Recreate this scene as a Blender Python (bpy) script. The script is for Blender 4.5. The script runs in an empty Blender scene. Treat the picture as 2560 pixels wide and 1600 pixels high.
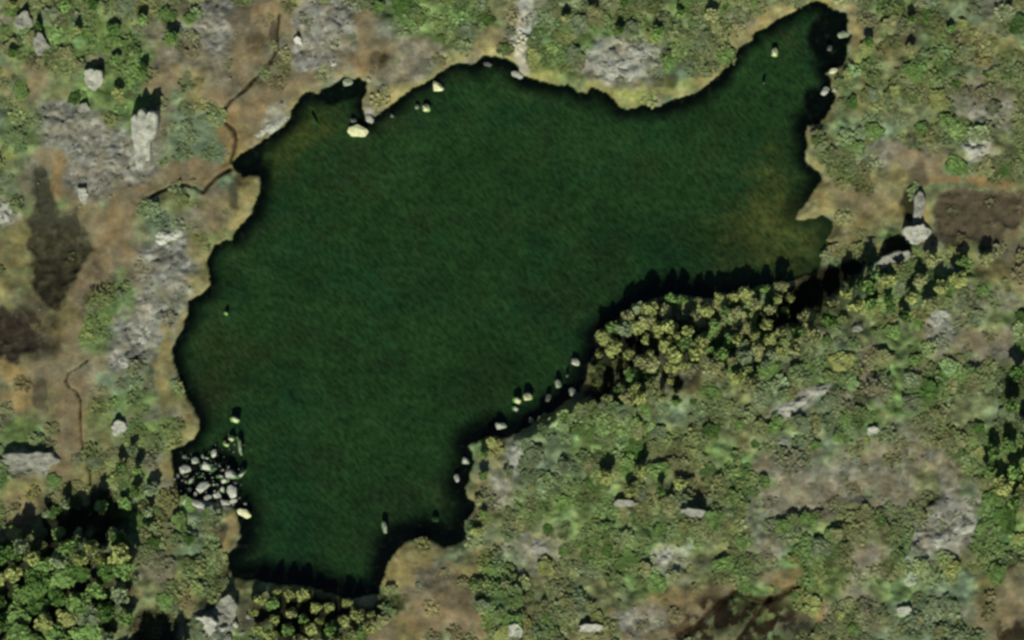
import bpy, math, random
import numpy as np
from mathutils import Vector

# ------------------------------------------------------------------ camera, sky, sun, exposure
S = 0.1                      # metres per photograph pixel at lake level
H = 620.0                    # height the picture is taken from
scene = bpy.context.scene
C = scene.collection
cam_d = bpy.data.cameras.new('aerial_camera')
cam_d.sensor_width = 36.0
cam_d.lens = 36.0 * H / 256.0
cam_d.clip_start = 1.0
cam_d.clip_end = 3000.0
cam = bpy.data.objects.new('aerial_camera', cam_d)
cam.location = (0, 0, H)
C.objects.link(cam)
scene.camera = cam

SUN_EL, SUN_TURN = 36.0, 7.0     # degrees; turn = shadows lean this far east of north
world = bpy.data.worlds.new('World')
scene.world = world
world.use_nodes = True
wn = world.node_tree.nodes
sky = wn.new('ShaderNodeTexSky')
sky.sky_type = 'NISHITA'
sky.sun_disc = False
sky.sun_elevation = math.radians(SUN_EL)
sky.sun_rotation = math.radians(180 + SUN_TURN)
sky.altitude = 900
wn['Background'].inputs['Strength'].default_value = 0.05
world.node_tree.links.new(sky.outputs[0], wn['Background'].inputs['Color'])

sun_d = bpy.data.lights.new('sun', 'SUN')
sun_d.energy = 5.0
sun_d.angle = math.radians(0.5)
sun_d.color = (1.0, 0.965, 0.91)
sun = bpy.data.objects.new('sun', sun_d)
sun.rotation_euler = (math.radians(90 - SUN_EL), 0, math.radians(-SUN_TURN))
sun.location = (0, -60, 80)
C.objects.link(sun)

scene.view_settings.view_transform = 'Standard'
scene.view_settings.look = 'None'
scene.view_settings.gamma = 1.0
scene.view_settings.use_curve_mapping = False
scene.view_settings.exposure = 0.15
scene.render.engine = 'CYCLES'
scene.cycles.use_denoising = True
scene.cycles.filter_width = 2.9
scene.cycles.max_bounces = 5
scene.cycles.diffuse_bounces = 2
scene.cycles.transparent_max_bounces = 8

rng = np.random.default_rng(7)
random.seed(7)

# ------------------------------------------------------------------ small helpers
def wx(px): return (px - 1280.0) * S
def wy(py): return (800.0 - py) * S
def P(pts): return [(wx(a), wy(b)) for a, b in pts]

def lin(c):
    c = np.asarray(c, float) / 255.0
    return np.where(c <= 0.04045, c / 12.92, ((c + 0.055) / 1.055) ** 2.4)

def smooth(a, b, x):
    t = np.clip((x - a) / (b - a), 0, 1)
    return t * t * (3 - 2 * t)

_perm = {}
def perlin(x, y, seed=0):
    if seed not in _perm:
        r = np.random.default_rng(1000 + seed)
        _perm[seed] = (np.concatenate([r.permutation(512)] * 2), r.random(512) * 2 * np.pi)
    p, ang = _perm[seed]
    xi = np.floor(x).astype(int); yi = np.floor(y).astype(int)
    xf = x - xi; yf = y - yi
    xi &= 511; yi &= 511
    u = xf * xf * xf * (xf * (xf * 6 - 15) + 10)
    v = yf * yf * yf * (yf * (yf * 6 - 15) + 10)
    def g(ix, iy, fx, fy):
        a = ang[p[(p[ix & 511] + iy) & 511]]
        return np.cos(a) * fx + np.sin(a) * fy
    n00 = g(xi, yi, xf, yf); n10 = g(xi + 1, yi, xf - 1, yf)
    n01 = g(xi, yi + 1, xf, yf - 1); n11 = g(xi + 1, yi + 1, xf - 1, yf - 1)
    return ((n00 + u * (n10 - n00)) * (1 - v) + (n01 + u * (n11 - n01)) * v) * 1.5

def fbm(x, y, wave, octaves=4, seed=0, gain=0.5):
    out = np.zeros_like(x); amp = 1.0; f = 1.0 / wave; tot = 0
    for k in range(octaves):
        out += amp * perlin(x * f + 13.7 * k, y * f + 7.3 * k, seed + k)
        tot += amp; amp *= gain; f *= 2.03
    return out / tot * 1.6

def seg_dist(x, y, pts, closed):
    """distance to a polyline and (closed) whether inside it"""
    d2 = np.full(x.shape, 1e12); inside = np.zeros(x.shape, bool)
    n = len(pts)
    for i in range(n if closed else n - 1):
        ax, ay = pts[i]; bx, by = pts[(i + 1) % n]
        dx, dy = bx - ax, by - ay
        L = dx * dx + dy * dy + 1e-12
        t = np.clip(((x - ax) * dx + (y - ay) * dy) / L, 0, 1)
        d2 = np.minimum(d2, (x - ax - t * dx) ** 2 + (y - ay - t * dy) ** 2)
        if closed and ay != by:
            c = ((ay > y) != (by > y)) & (x < (bx - ax) * (y - ay) / (by - ay) + ax)
            inside ^= c
    return np.sqrt(d2), inside

def in_poly(x, y, pts):
    inside = False; n = len(pts)
    for i in range(n):
        ax, ay = pts[i]; bx, by = pts[(i + 1) % n]
        if (ay > y) != (by > y) and x < (bx - ax) * (y - ay) / (by - ay) + ax:
            inside = not inside
    return inside

def link(o, parent=None):
    C.objects.link(o)
    if parent is not None: o.parent = parent
    return o

def mesh_np(name, v, faces, mat=None, smooth_shade=False, col=None):
    """v (n,3) array, faces (m,3|4) int array -> mesh data"""
    me = bpy.data.meshes.new(name)
    v = np.asarray(v, np.float32); faces = np.asarray(faces, np.int32)
    m, k = faces.shape
    me.vertices.add(len(v)); me.vertices.foreach_set('co', v.ravel())
    me.loops.add(m * k); me.loops.foreach_set('vertex_index', faces.ravel())
    me.polygons.add(m)
    me.polygons.foreach_set('loop_start', np.arange(0, m * k, k, dtype=np.int32))
    if smooth_shade:
        me.polygons.foreach_set('use_smooth', np.ones(m, bool))
    if col is not None:
        a = me.color_attributes.new('Col', 'FLOAT_COLOR', 'POINT')
        a.data.foreach_set('color', np.asarray(col, np.float32).ravel())
    me.update(calc_edges=True)
    me.validate()
    if mat: me.materials.append(mat)
    return me

def tag(o, label=None, cat=None, group=None, kind=None):
    if label: o['label'] = label
    if cat: o['category'] = cat
    if group: o['group'] = group
    if kind: o['kind'] = kind
    return o

# ------------------------------------------------------------------ materials
def new_mat(name):
    m = bpy.data.materials.new(name); m.use_nodes = True
    nt = m.node_tree; nt.nodes.clear()
    out = nt.nodes.new('ShaderNodeOutputMaterial')
    return m, nt, out

def node(nt, kind, **kw):
    n = nt.nodes.new(kind)
    for k, v in kw.items():
        if hasattr(n, k): setattr(n, k, v)
    return n

def noise_node(nt, scale, detail=3, rough=0.55, stretch=None, rot=0.0):
    tc = node(nt, 'ShaderNodeNewGeometry')
    n = node(nt, 'ShaderNodeTexNoise')
    n.inputs['Scale'].default_value = scale
    n.inputs['Detail'].default_value = detail
    n.inputs['Roughness'].default_value = rough
    src = tc.outputs['Position']
    if stretch:
        mp = node(nt, 'ShaderNodeMapping')
        mp.vector_type = 'TEXTURE'
        mp.inputs['Scale'].default_value = stretch
        mp.inputs['Rotation'].default_value = (0, 0, rot)
        nt.links.new(src, mp.inputs['Vector']); src = mp.outputs['Vector']
    nt.links.new(src, n.inputs['Vector'])
    return n

def maprange(nt, sock, a, b, c, d):
    m = node(nt, 'ShaderNodeMapRange')
    m.inputs[1].default_value = a; m.inputs[2].default_value = b
    m.inputs[3].default_value = c; m.inputs[4].default_value = d
    nt.links.new(sock, m.inputs[0])
    return m.outputs[0]

def mult(nt, a, b):
    m = node(nt, 'ShaderNodeVectorMath', operation='MULTIPLY')
    nt.links.new(a, m.inputs[0]); nt.links.new(b, m.inputs[1])
    return m.outputs[0]

def math_node(nt, op, a, b):
    m = node(nt, 'ShaderNodeMath', operation=op)
    for i, s in enumerate((a, b)):
        if isinstance(s, (int, float)): m.inputs[i].default_value = s
        else: nt.links.new(s, m.inputs[i])
    return m.outputs[0]

def ground_material():
    m, nt, out = new_mat('heath_ground')
    at = node(nt, 'ShaderNodeAttribute', attribute_name='Col')
    n1 = noise_node(nt, 1.1, 4, 0.6)
    n2 = noise_node(nt, 4.0, 3, 0.6)
    f1 = maprange(nt, n1.outputs['Fac'], 0.25, 0.75, 0.80, 1.20)
    f2 = maprange(nt, n2.outputs['Fac'], 0.25, 0.75, 0.90, 1.10)
    land = math_node(nt, 'MULTIPLY', f1, f2)
    # the lake bed: silt, with surface ripple sheen painted in, running north-west to south-east
    g1 = noise_node(nt, 1.35, 2, 0.5, (2.1, 1.0, 1.0), math.radians(-48))
    g2 = noise_node(nt, 0.16, 3, 0.5, (1.6, 1.0, 1.0), math.radians(-48))
    b1 = maprange(nt, g1.outputs['Fac'], 0.3, 0.7, 0.58, 1.44)
    b2 = maprange(nt, g2.outputs['Fac'], 0.3, 0.7, 0.82, 1.18)
    bed = math_node(nt, 'MULTIPLY', b1, b2)
    mx = node(nt, 'ShaderNodeMix', data_type='FLOAT')
    nt.links.new(at.outputs['Alpha'], mx.inputs['Factor'])
    nt.links.new(land, mx.inputs[2]); nt.links.new(bed, mx.inputs[3])
    cb = node(nt, 'ShaderNodeCombineXYZ')
    for k in range(3): nt.links.new(mx.outputs[0], cb.inputs[k])
    col = mult(nt, at.outputs['Color'], cb.outputs[0])
    b = node(nt, 'ShaderNodeBsdfPrincipled')
    b.inputs['Roughness'].default_value = 0.95
    b.inputs['Specular IOR Level'].default_value = 0.0
    nt.links.new(col, b.inputs['Base Color'])
    bp = node(nt, 'ShaderNodeBump')
    bp.inputs['Strength'].default_value = 0.55
    bp.inputs['Distance'].default_value = 0.25
    n3 = noise_node(nt, 2.2, 4, 0.65)
    nt.links.new(n3.outputs['Fac'], bp.inputs['Height'])
    nt.links.new(bp.outputs[0], b.inputs['Normal'])
    nt.links.new(b.outputs[0], out.inputs[0])
    return m

LAKE_TINT = np.array((0.50, 0.76, 0.46))
def water_material(name, tint):
    m, nt, out = new_mat(name)
    tr = node(nt, 'ShaderNodeBsdfTransparent')
    tr.inputs[0].default_value = (*tint, 1)
    gl = node(nt, 'ShaderNodeBsdfGlossy')
    gl.inputs['Roughness'].default_value = 0.08
    lw = node(nt, 'ShaderNodeLayerWeight')      # Schlick reflectance, the same from above and from below
    fac = math_node(nt, 'MULTIPLY_ADD', math_node(nt, 'POWER', lw.outputs['Facing'], 5.0), 0.98)
    fac.node.inputs[2].default_value = 0.02
    bp = node(nt, 'ShaderNodeBump')
    bp.inputs['Strength'].default_value = 0.35
    bp.inputs['Distance'].default_value = 0.12
    wv = noise_node(nt, 1.35, 3, 0.55, (2.1, 1.0, 1.0), math.radians(-48))
    nt.links.new(wv.outputs['Fac'], bp.inputs['Height'])
    nt.links.new(bp.outputs[0], gl.inputs['Normal'])
    mx = node(nt, 'ShaderNodeMixShader')
    nt.links.new(fac, mx.inputs[0])
    nt.links.new(tr.outputs[0], mx.inputs[1]); nt.links.new(gl.outputs[0], mx.inputs[2])
    nt.links.new(mx.outputs[0], out.inputs[0])
    return m

def rock_material(name, light, dark, lichen):
    m, nt, out = new_mat(name)
    n1 = noise_node(nt, 0.8, 5, 0.62)
    n2 = noise_node(nt, 2.6, 4, 0.65)
    r = node(nt, 'ShaderNodeValToRGB')
    e = r.color_ramp.elements
    e[0].position = 0.28; e[0].color = (*lin(dark), 1)
    e[1].position = 0.58; e[1].color = (*lin(light), 1)
    nt.links.new(n1.outputs['Fac'], r.inputs[0])
    mx = node(nt, 'ShaderNodeMix', data_type='RGBA')
    fac = maprange(nt, n2.outputs['Fac'], 0.46, 0.66, 0.0, 0.85)
    nt.links.new(fac, mx.inputs['Factor'])
    nt.links.new(r.outputs[0], mx.inputs[6]); mx.inputs[7].default_value = (*lin(lichen), 1)
    b = node(nt, 'ShaderNodeBsdfPrincipled')
    b.inputs['Roughness'].default_value = 0.85
    b.inputs['Specular IOR Level'].default_value = 0.25
    nt.links.new(mx.outputs[2], b.inputs['Base Color'])
    bp = node(nt, 'ShaderNodeBump')
    bp.inputs['Strength'].default_value = 0.5; bp.inputs['Distance'].default_value = 0.15
    n3 = noise_node(nt, 3.0, 5, 0.7)
    nt.links.new(n3.outputs['Fac'], bp.inputs['Height'])
    nt.links.new(bp.outputs[0], b.inputs['Normal'])
    nt.links.new(b.outputs[0], out.inputs[0])
    return m

def leaf_material(name, base=None):
    m, nt, out = new_mat(name)
    at = node(nt, 'ShaderNodeAttribute', attribute_name='Col')
    col = at.outputs['Color']
    if base is not None:
        rgb = node(nt, 'ShaderNodeRGB'); rgb.outputs[0].default_value = (*base, 1)
        oi = node(nt, 'ShaderNodeObjectInfo')
        f = maprange(nt, oi.outputs['Random'], 0, 1, 0.8, 1.2)
        cb = node(nt, 'ShaderNodeCombineXYZ')
        for k in range(3): nt.links.new(f, cb.inputs[k])
        col = mult(nt, mult(nt, col, rgb.outputs[0]), cb.outputs[0])
    d = node(nt, 'ShaderNodeBsdfDiffuse'); t = node(nt, 'ShaderNodeBsdfTranslucent')
    nt.links.new(col, d.inputs[0]); nt.links.new(col, t.inputs[0])
    mx = node(nt, 'ShaderNodeMixShader'); mx.inputs[0].default_value = 0.22
    nt.links.new(d.outputs[0], mx.inputs[1]); nt.links.new(t.outputs[0], mx.inputs[2])
    nt.links.new(mx.outputs[0], out.inputs[0])
    return m

def bark_material(name, a, b_):
    m, nt, out = new_mat(name)
    n1 = noise_node(nt, 6.0, 3, 0.6)
    r = node(nt, 'ShaderNodeValToRGB')
    r.color_ramp.elements[0].color = (*lin(a), 1); r.color_ramp.elements[0].position = 0.35
    r.color_ramp.elements[1].color = (*lin(b_), 1); r.color_ramp.elements[1].position = 0.6
    nt.links.new(n1.outputs['Fac'], r.inputs[0])
    b = node(nt, 'ShaderNodeBsdfPrincipled'); b.inputs['Roughness'].default_value = 0.9
    nt.links.new(r.outputs[0], b.inputs['Base Color'])
    nt.links.new(b.outputs[0], out.inputs[0])
    return m

M_GROUND = ground_material()
M_LAKE = water_material('lake_water', tuple(LAKE_TINT))
POOL_TINT = np.array((0.72, 0.70, 0.62))
M_POOL = water_material('peaty_water', tuple(POOL_TINT))
M_ROCK = {
    'pale':   rock_material('pale_rock', (166, 168, 150), (122, 124, 110), (104, 108, 86)),
    'white':  rock_material('white_rock', (192, 193, 174), (152, 153, 136), (128, 130, 106)),
    'cream':  rock_material('cream_rock', (212, 212, 166), (178, 178, 128), (150, 156, 100)),
    'grey':   rock_material('grey_rock', (134, 135, 120), (98, 98, 88), (88, 94, 68)),
    'green':  rock_material('mossy_rock', (150, 160, 132), (112, 122, 94), (92, 106, 66)),
    'dim':    rock_material('wet_rock', (98, 98, 92), (62, 62, 58), (70, 74, 54)),
}
M_BARK = bark_material('birch_bark', (70, 64, 56), (168, 162, 148))
M_STEM = bark_material('shrub_bark', (58, 50, 40), (96, 84, 66))

# ------------------------------------------------------------------ shorelines and channels, in photograph pixels
LAKE = [(575,408),(600,385),(640,362),(680,335),(712,312),(725,295),(728,275),(742,255),(757,235),(775,226),(795,235),(803,222),
 (830,212),(850,200),(862,192),(880,200),(900,192),(915,205),(917,225),(908,250),(903,268),(912,285),(915,302),(925,306),(935,292),
 (950,282),(975,265),(1000,245),(1030,222),(1060,210),(1075,200),(1095,185),(1120,165),(1145,157),(1185,160),(1200,145),(1215,138),
 (1240,141),(1265,145),(1285,155),(1295,165),(1300,182),(1312,190),(1335,198),(1370,206),(1400,213),(1420,210),(1435,220),(1445,232),
 (1468,230),(1478,215),(1495,222),(1520,235),(1540,252),(1553,268),(1565,273),(1590,268),(1605,260),(1625,265),(1648,265),(1665,255),
 (1690,245),(1715,239),(1745,228),(1775,205),(1800,185),(1815,165),(1830,145),(1845,125),(1860,110),(1885,98),(1880,86),(1895,76),
 (1920,66),(1940,48),(1975,35),(1995,20),(2020,8),(2045,0),(2065,8),(2085,25),(2115,30),(2122,55),(2115,80),(2130,90),(2125,102),
 (2118,115),(2118,140),(2110,160),(2090,172),(2064,182),(2075,195),(2078,215),(2090,240),(2085,255),(2070,285),(2050,308),(2018,315),
 (2014,340),(2020,365),(2010,395),(2022,412),(2050,430),(2058,450),(2040,465),(2030,485),(2015,510),(1995,530),(1990,547),(2005,551),
 (2035,545),(2055,538),(2075,545),(2085,565),(2075,585),(2065,600),(2080,608),(2052,625),(2055,650),(2045,680),(2010,690),(1985,702),
 (1950,712),(1920,716),(1880,724),(1840,734),(1780,748),(1740,742),(1690,736),(1640,745),(1590,765),(1555,785),(1525,812),(1500,832),
 (1490,845),(1498,865),(1482,890),(1470,915),(1465,950),(1440,985),(1395,1018),(1350,1050),(1305,1075),(1285,1088),(1262,1096),(1225,1090),
 (1188,1105),(1172,1116),(1180,1135),(1186,1152),(1178,1175),(1176,1200),(1162,1220),(1170,1245),(1190,1255),(1185,1275),(1167,1300),
 (1164,1320),(1166,1345),(1140,1362),(1110,1368),(1100,1364),(1085,1353),(1055,1345),(1020,1352),(1000,1368),(980,1390),(968,1415),
 (963,1440),(950,1465),(953,1483),(915,1488),(890,1496),(860,1494),(820,1480),(780,1470),(740,1462),(700,1462),(660,1455),(640,1450),
 (610,1450),(590,1446),(575,1430),(565,1410),(570,1385),(590,1365),(600,1340),(601,1318),(593,1292),(590,1275),(570,1262),(535,1256),
 (500,1250),(470,1246),(450,1240),(440,1215),(432,1180),(430,1150),(428,1125),(440,1118),(465,1110),(485,1095),(500,1068),(495,1045),
 (485,1020),(470,1000),(460,980),(450,950),(440,920),(430,890),(430,875),(440,850),(455,825),(462,800),(470,785),(470,752),(495,740),
 (515,728),(525,705),(522,685),(515,660),(522,640),(535,615),(560,600),(580,598),(590,575),(610,555),(630,530),(636,505),(645,490),
 (650,460),(648,438),(630,436),(608,443),(585,425)]
LAKE_W = P(LAKE)

POOLS = {   # peaty pools: outline, level, look, words
 'west': ([(88,413),(112,420),(128,450),(136,500),(150,532),(176,540),(192,528),(204,560),(218,592),(236,622),(230,642),(205,675),(185,712),
   (172,752),(150,775),(120,768),(100,738),(84,705),(86,680),(66,662),(78,640),(70,608),(76,590),(70,552),(86,520),(92,470),(84,430)], 1.0,
   (62,60,42), 'long dark peaty pool in brown bog west of the lake'),
 'left': ([(-40,762),(20,768),(66,776),(78,810),(100,838),(110,868),(96,890),(60,880),(40,900),(0,892),(-40,890)], 0.9,
   (52,47,36), 'dark mottled peat pool at the far western edge'),
 'east': ([(2338,480),(2370,466),(2440,470),(2500,470),(2552,482),(2562,520),(2550,560),(2515,575),(2498,608),(2470,622),(2440,612),(2400,604),(2360,598),(2338,580),(2334,530)], 1.6,
   (80,73,54), 'murky grey-brown pool rimmed with rusty sedge in the east'),
}
STREAMS = [  # centre line, width m, words
 ([(700,40),(694,80),(696,110),(686,140),(662,178),(640,195),(612,226),(578,255),(556,285),(562,305),(586,325),(592,348),(585,380),(577,404)], 0.6,
  'narrow dark brook winding down through rusty bog to the northwest inlet'),
 ([(362,512),(372,500),(400,480),(440,464),(466,462),(492,470),(508,482),(540,445),(560,432),(582,420)], 0.6,
  'thin dark brook looping across brown bog into the western inlet'),
 ([(222,900),(196,920),(172,932),(166,950),(172,965),(192,978),(202,1000),(202,1060),(206,1100),(214,1140),(226,1175),(228,1230),(236,1270)], 0.45,
  'dark trickle running south through tan bog below the peat pools'),
 ([(1700,1585),(1740,1562),(1800,1500),(1836,1480),(1870,1490),(1900,1500),(1950,1488),(1975,1470),(2012,1466)], 1.3,
  'black bog brook zigzagging along the bottom of the brown marsh'),
 ([(1838,1600),(1868,1560),(1900,1520),(1925,1488)], 0.9, 'short straight black ditch cutting diagonally through the southern marsh'),
 ([(2238,1335),(2262,1312),(2290,1284),(2310,1258),(2340,1240)], 0.9, 'dark diagonal rill beside the streaked grey bedrock in the southeast'),
]
SHADE_GULLY = P([(1925,800),(1975,775),(2020,735),(2060,706),(2105,685),(2160,660)])  # hollow added to carry the black shade of the trees south of it

# ------------------------------------------------------------------ ground: one sheet from the lake bed to the horizon
def axis(lo, hi, step, far):
    mid = np.arange(lo, hi + step / 2, step)
    g = []; d = step; p = hi
    while p < far:
        d *= 1.28; p += d; g.append(p)
    g = np.array(g)
    return np.concatenate([-(g[::-1]) + (lo + hi), mid, g])
XS = axis(-134, 134, 0.4, 1500)
YS = axis(-86, 86, 0.4, 1500)
GX, GY = np.meshgrid(XS, YS)
X, Y = GX.ravel(), GY.ravel()

warp_x = fbm(X, Y, 9, 3, 11) * 1.6
warp_y = fbm(X, Y, 9, 3, 21) * 1.6
jag = fbm(X, Y, 1.6, 2, 31) * 0.28
d_lake, in_lake = seg_dist(X, Y, LAKE_W, True)
d_lake = np.where(in_lake, -d_lake, d_lake) + jag

# --- land cover: what grows or lies where (own colours, but dk patches also paint in shade)
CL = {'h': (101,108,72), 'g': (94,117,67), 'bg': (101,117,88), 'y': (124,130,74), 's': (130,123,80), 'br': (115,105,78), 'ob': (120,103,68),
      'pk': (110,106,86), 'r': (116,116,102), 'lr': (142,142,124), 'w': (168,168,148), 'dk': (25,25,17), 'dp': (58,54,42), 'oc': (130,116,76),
      'ol': (112,108,70), 'dg': (52,60,34)}
CLV = {'h': .8, 'g': 1, 'bg': .8, 'y': .25, 's': .06, 'br': .03, 'ob': .02, 'pk': .10, 'r': .07, 'lr': .02, 'w': 0, 'dk': .05, 'dp': 0, 'oc': .04, 'ol': .3, 'dg': .5}
CLR = {'r': 1, 'lr': 1, 'w': 1, 'pk': .5}
col = np.empty((len(X), 3)); col[:] = lin(CL['h'])
veg = np.full(len(X), 0.8); rocky = np.zeros(len(X))
def blend(mask, c, v=None, r=None):
    global col, veg, rocky
    m = mask[:, None]
    col = col * (1 - m) + lin(c) * m
    if v is not None: veg = veg * (1 - mask) + v * mask
    if r is not None: rocky = rocky * (1 - mask) + r * mask
big = fbm(X, Y, 26, 4, 41)
blend(smooth(0.0, 0.5, big), CL['g'], 1.0)
blend(smooth(0.1, 0.5, fbm(X, Y, 22, 4, 51)) * 0.8, CL['bg'], .8)
blend(smooth(0.2, 0.55, fbm(X, Y, 16, 4, 61)) * 0.8, CL['pk'], .3, .4)
blend(smooth(0.25, 0.6, fbm(X, Y, 12, 4, 71)) * 0.7, CL['ol'], .4)
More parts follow.
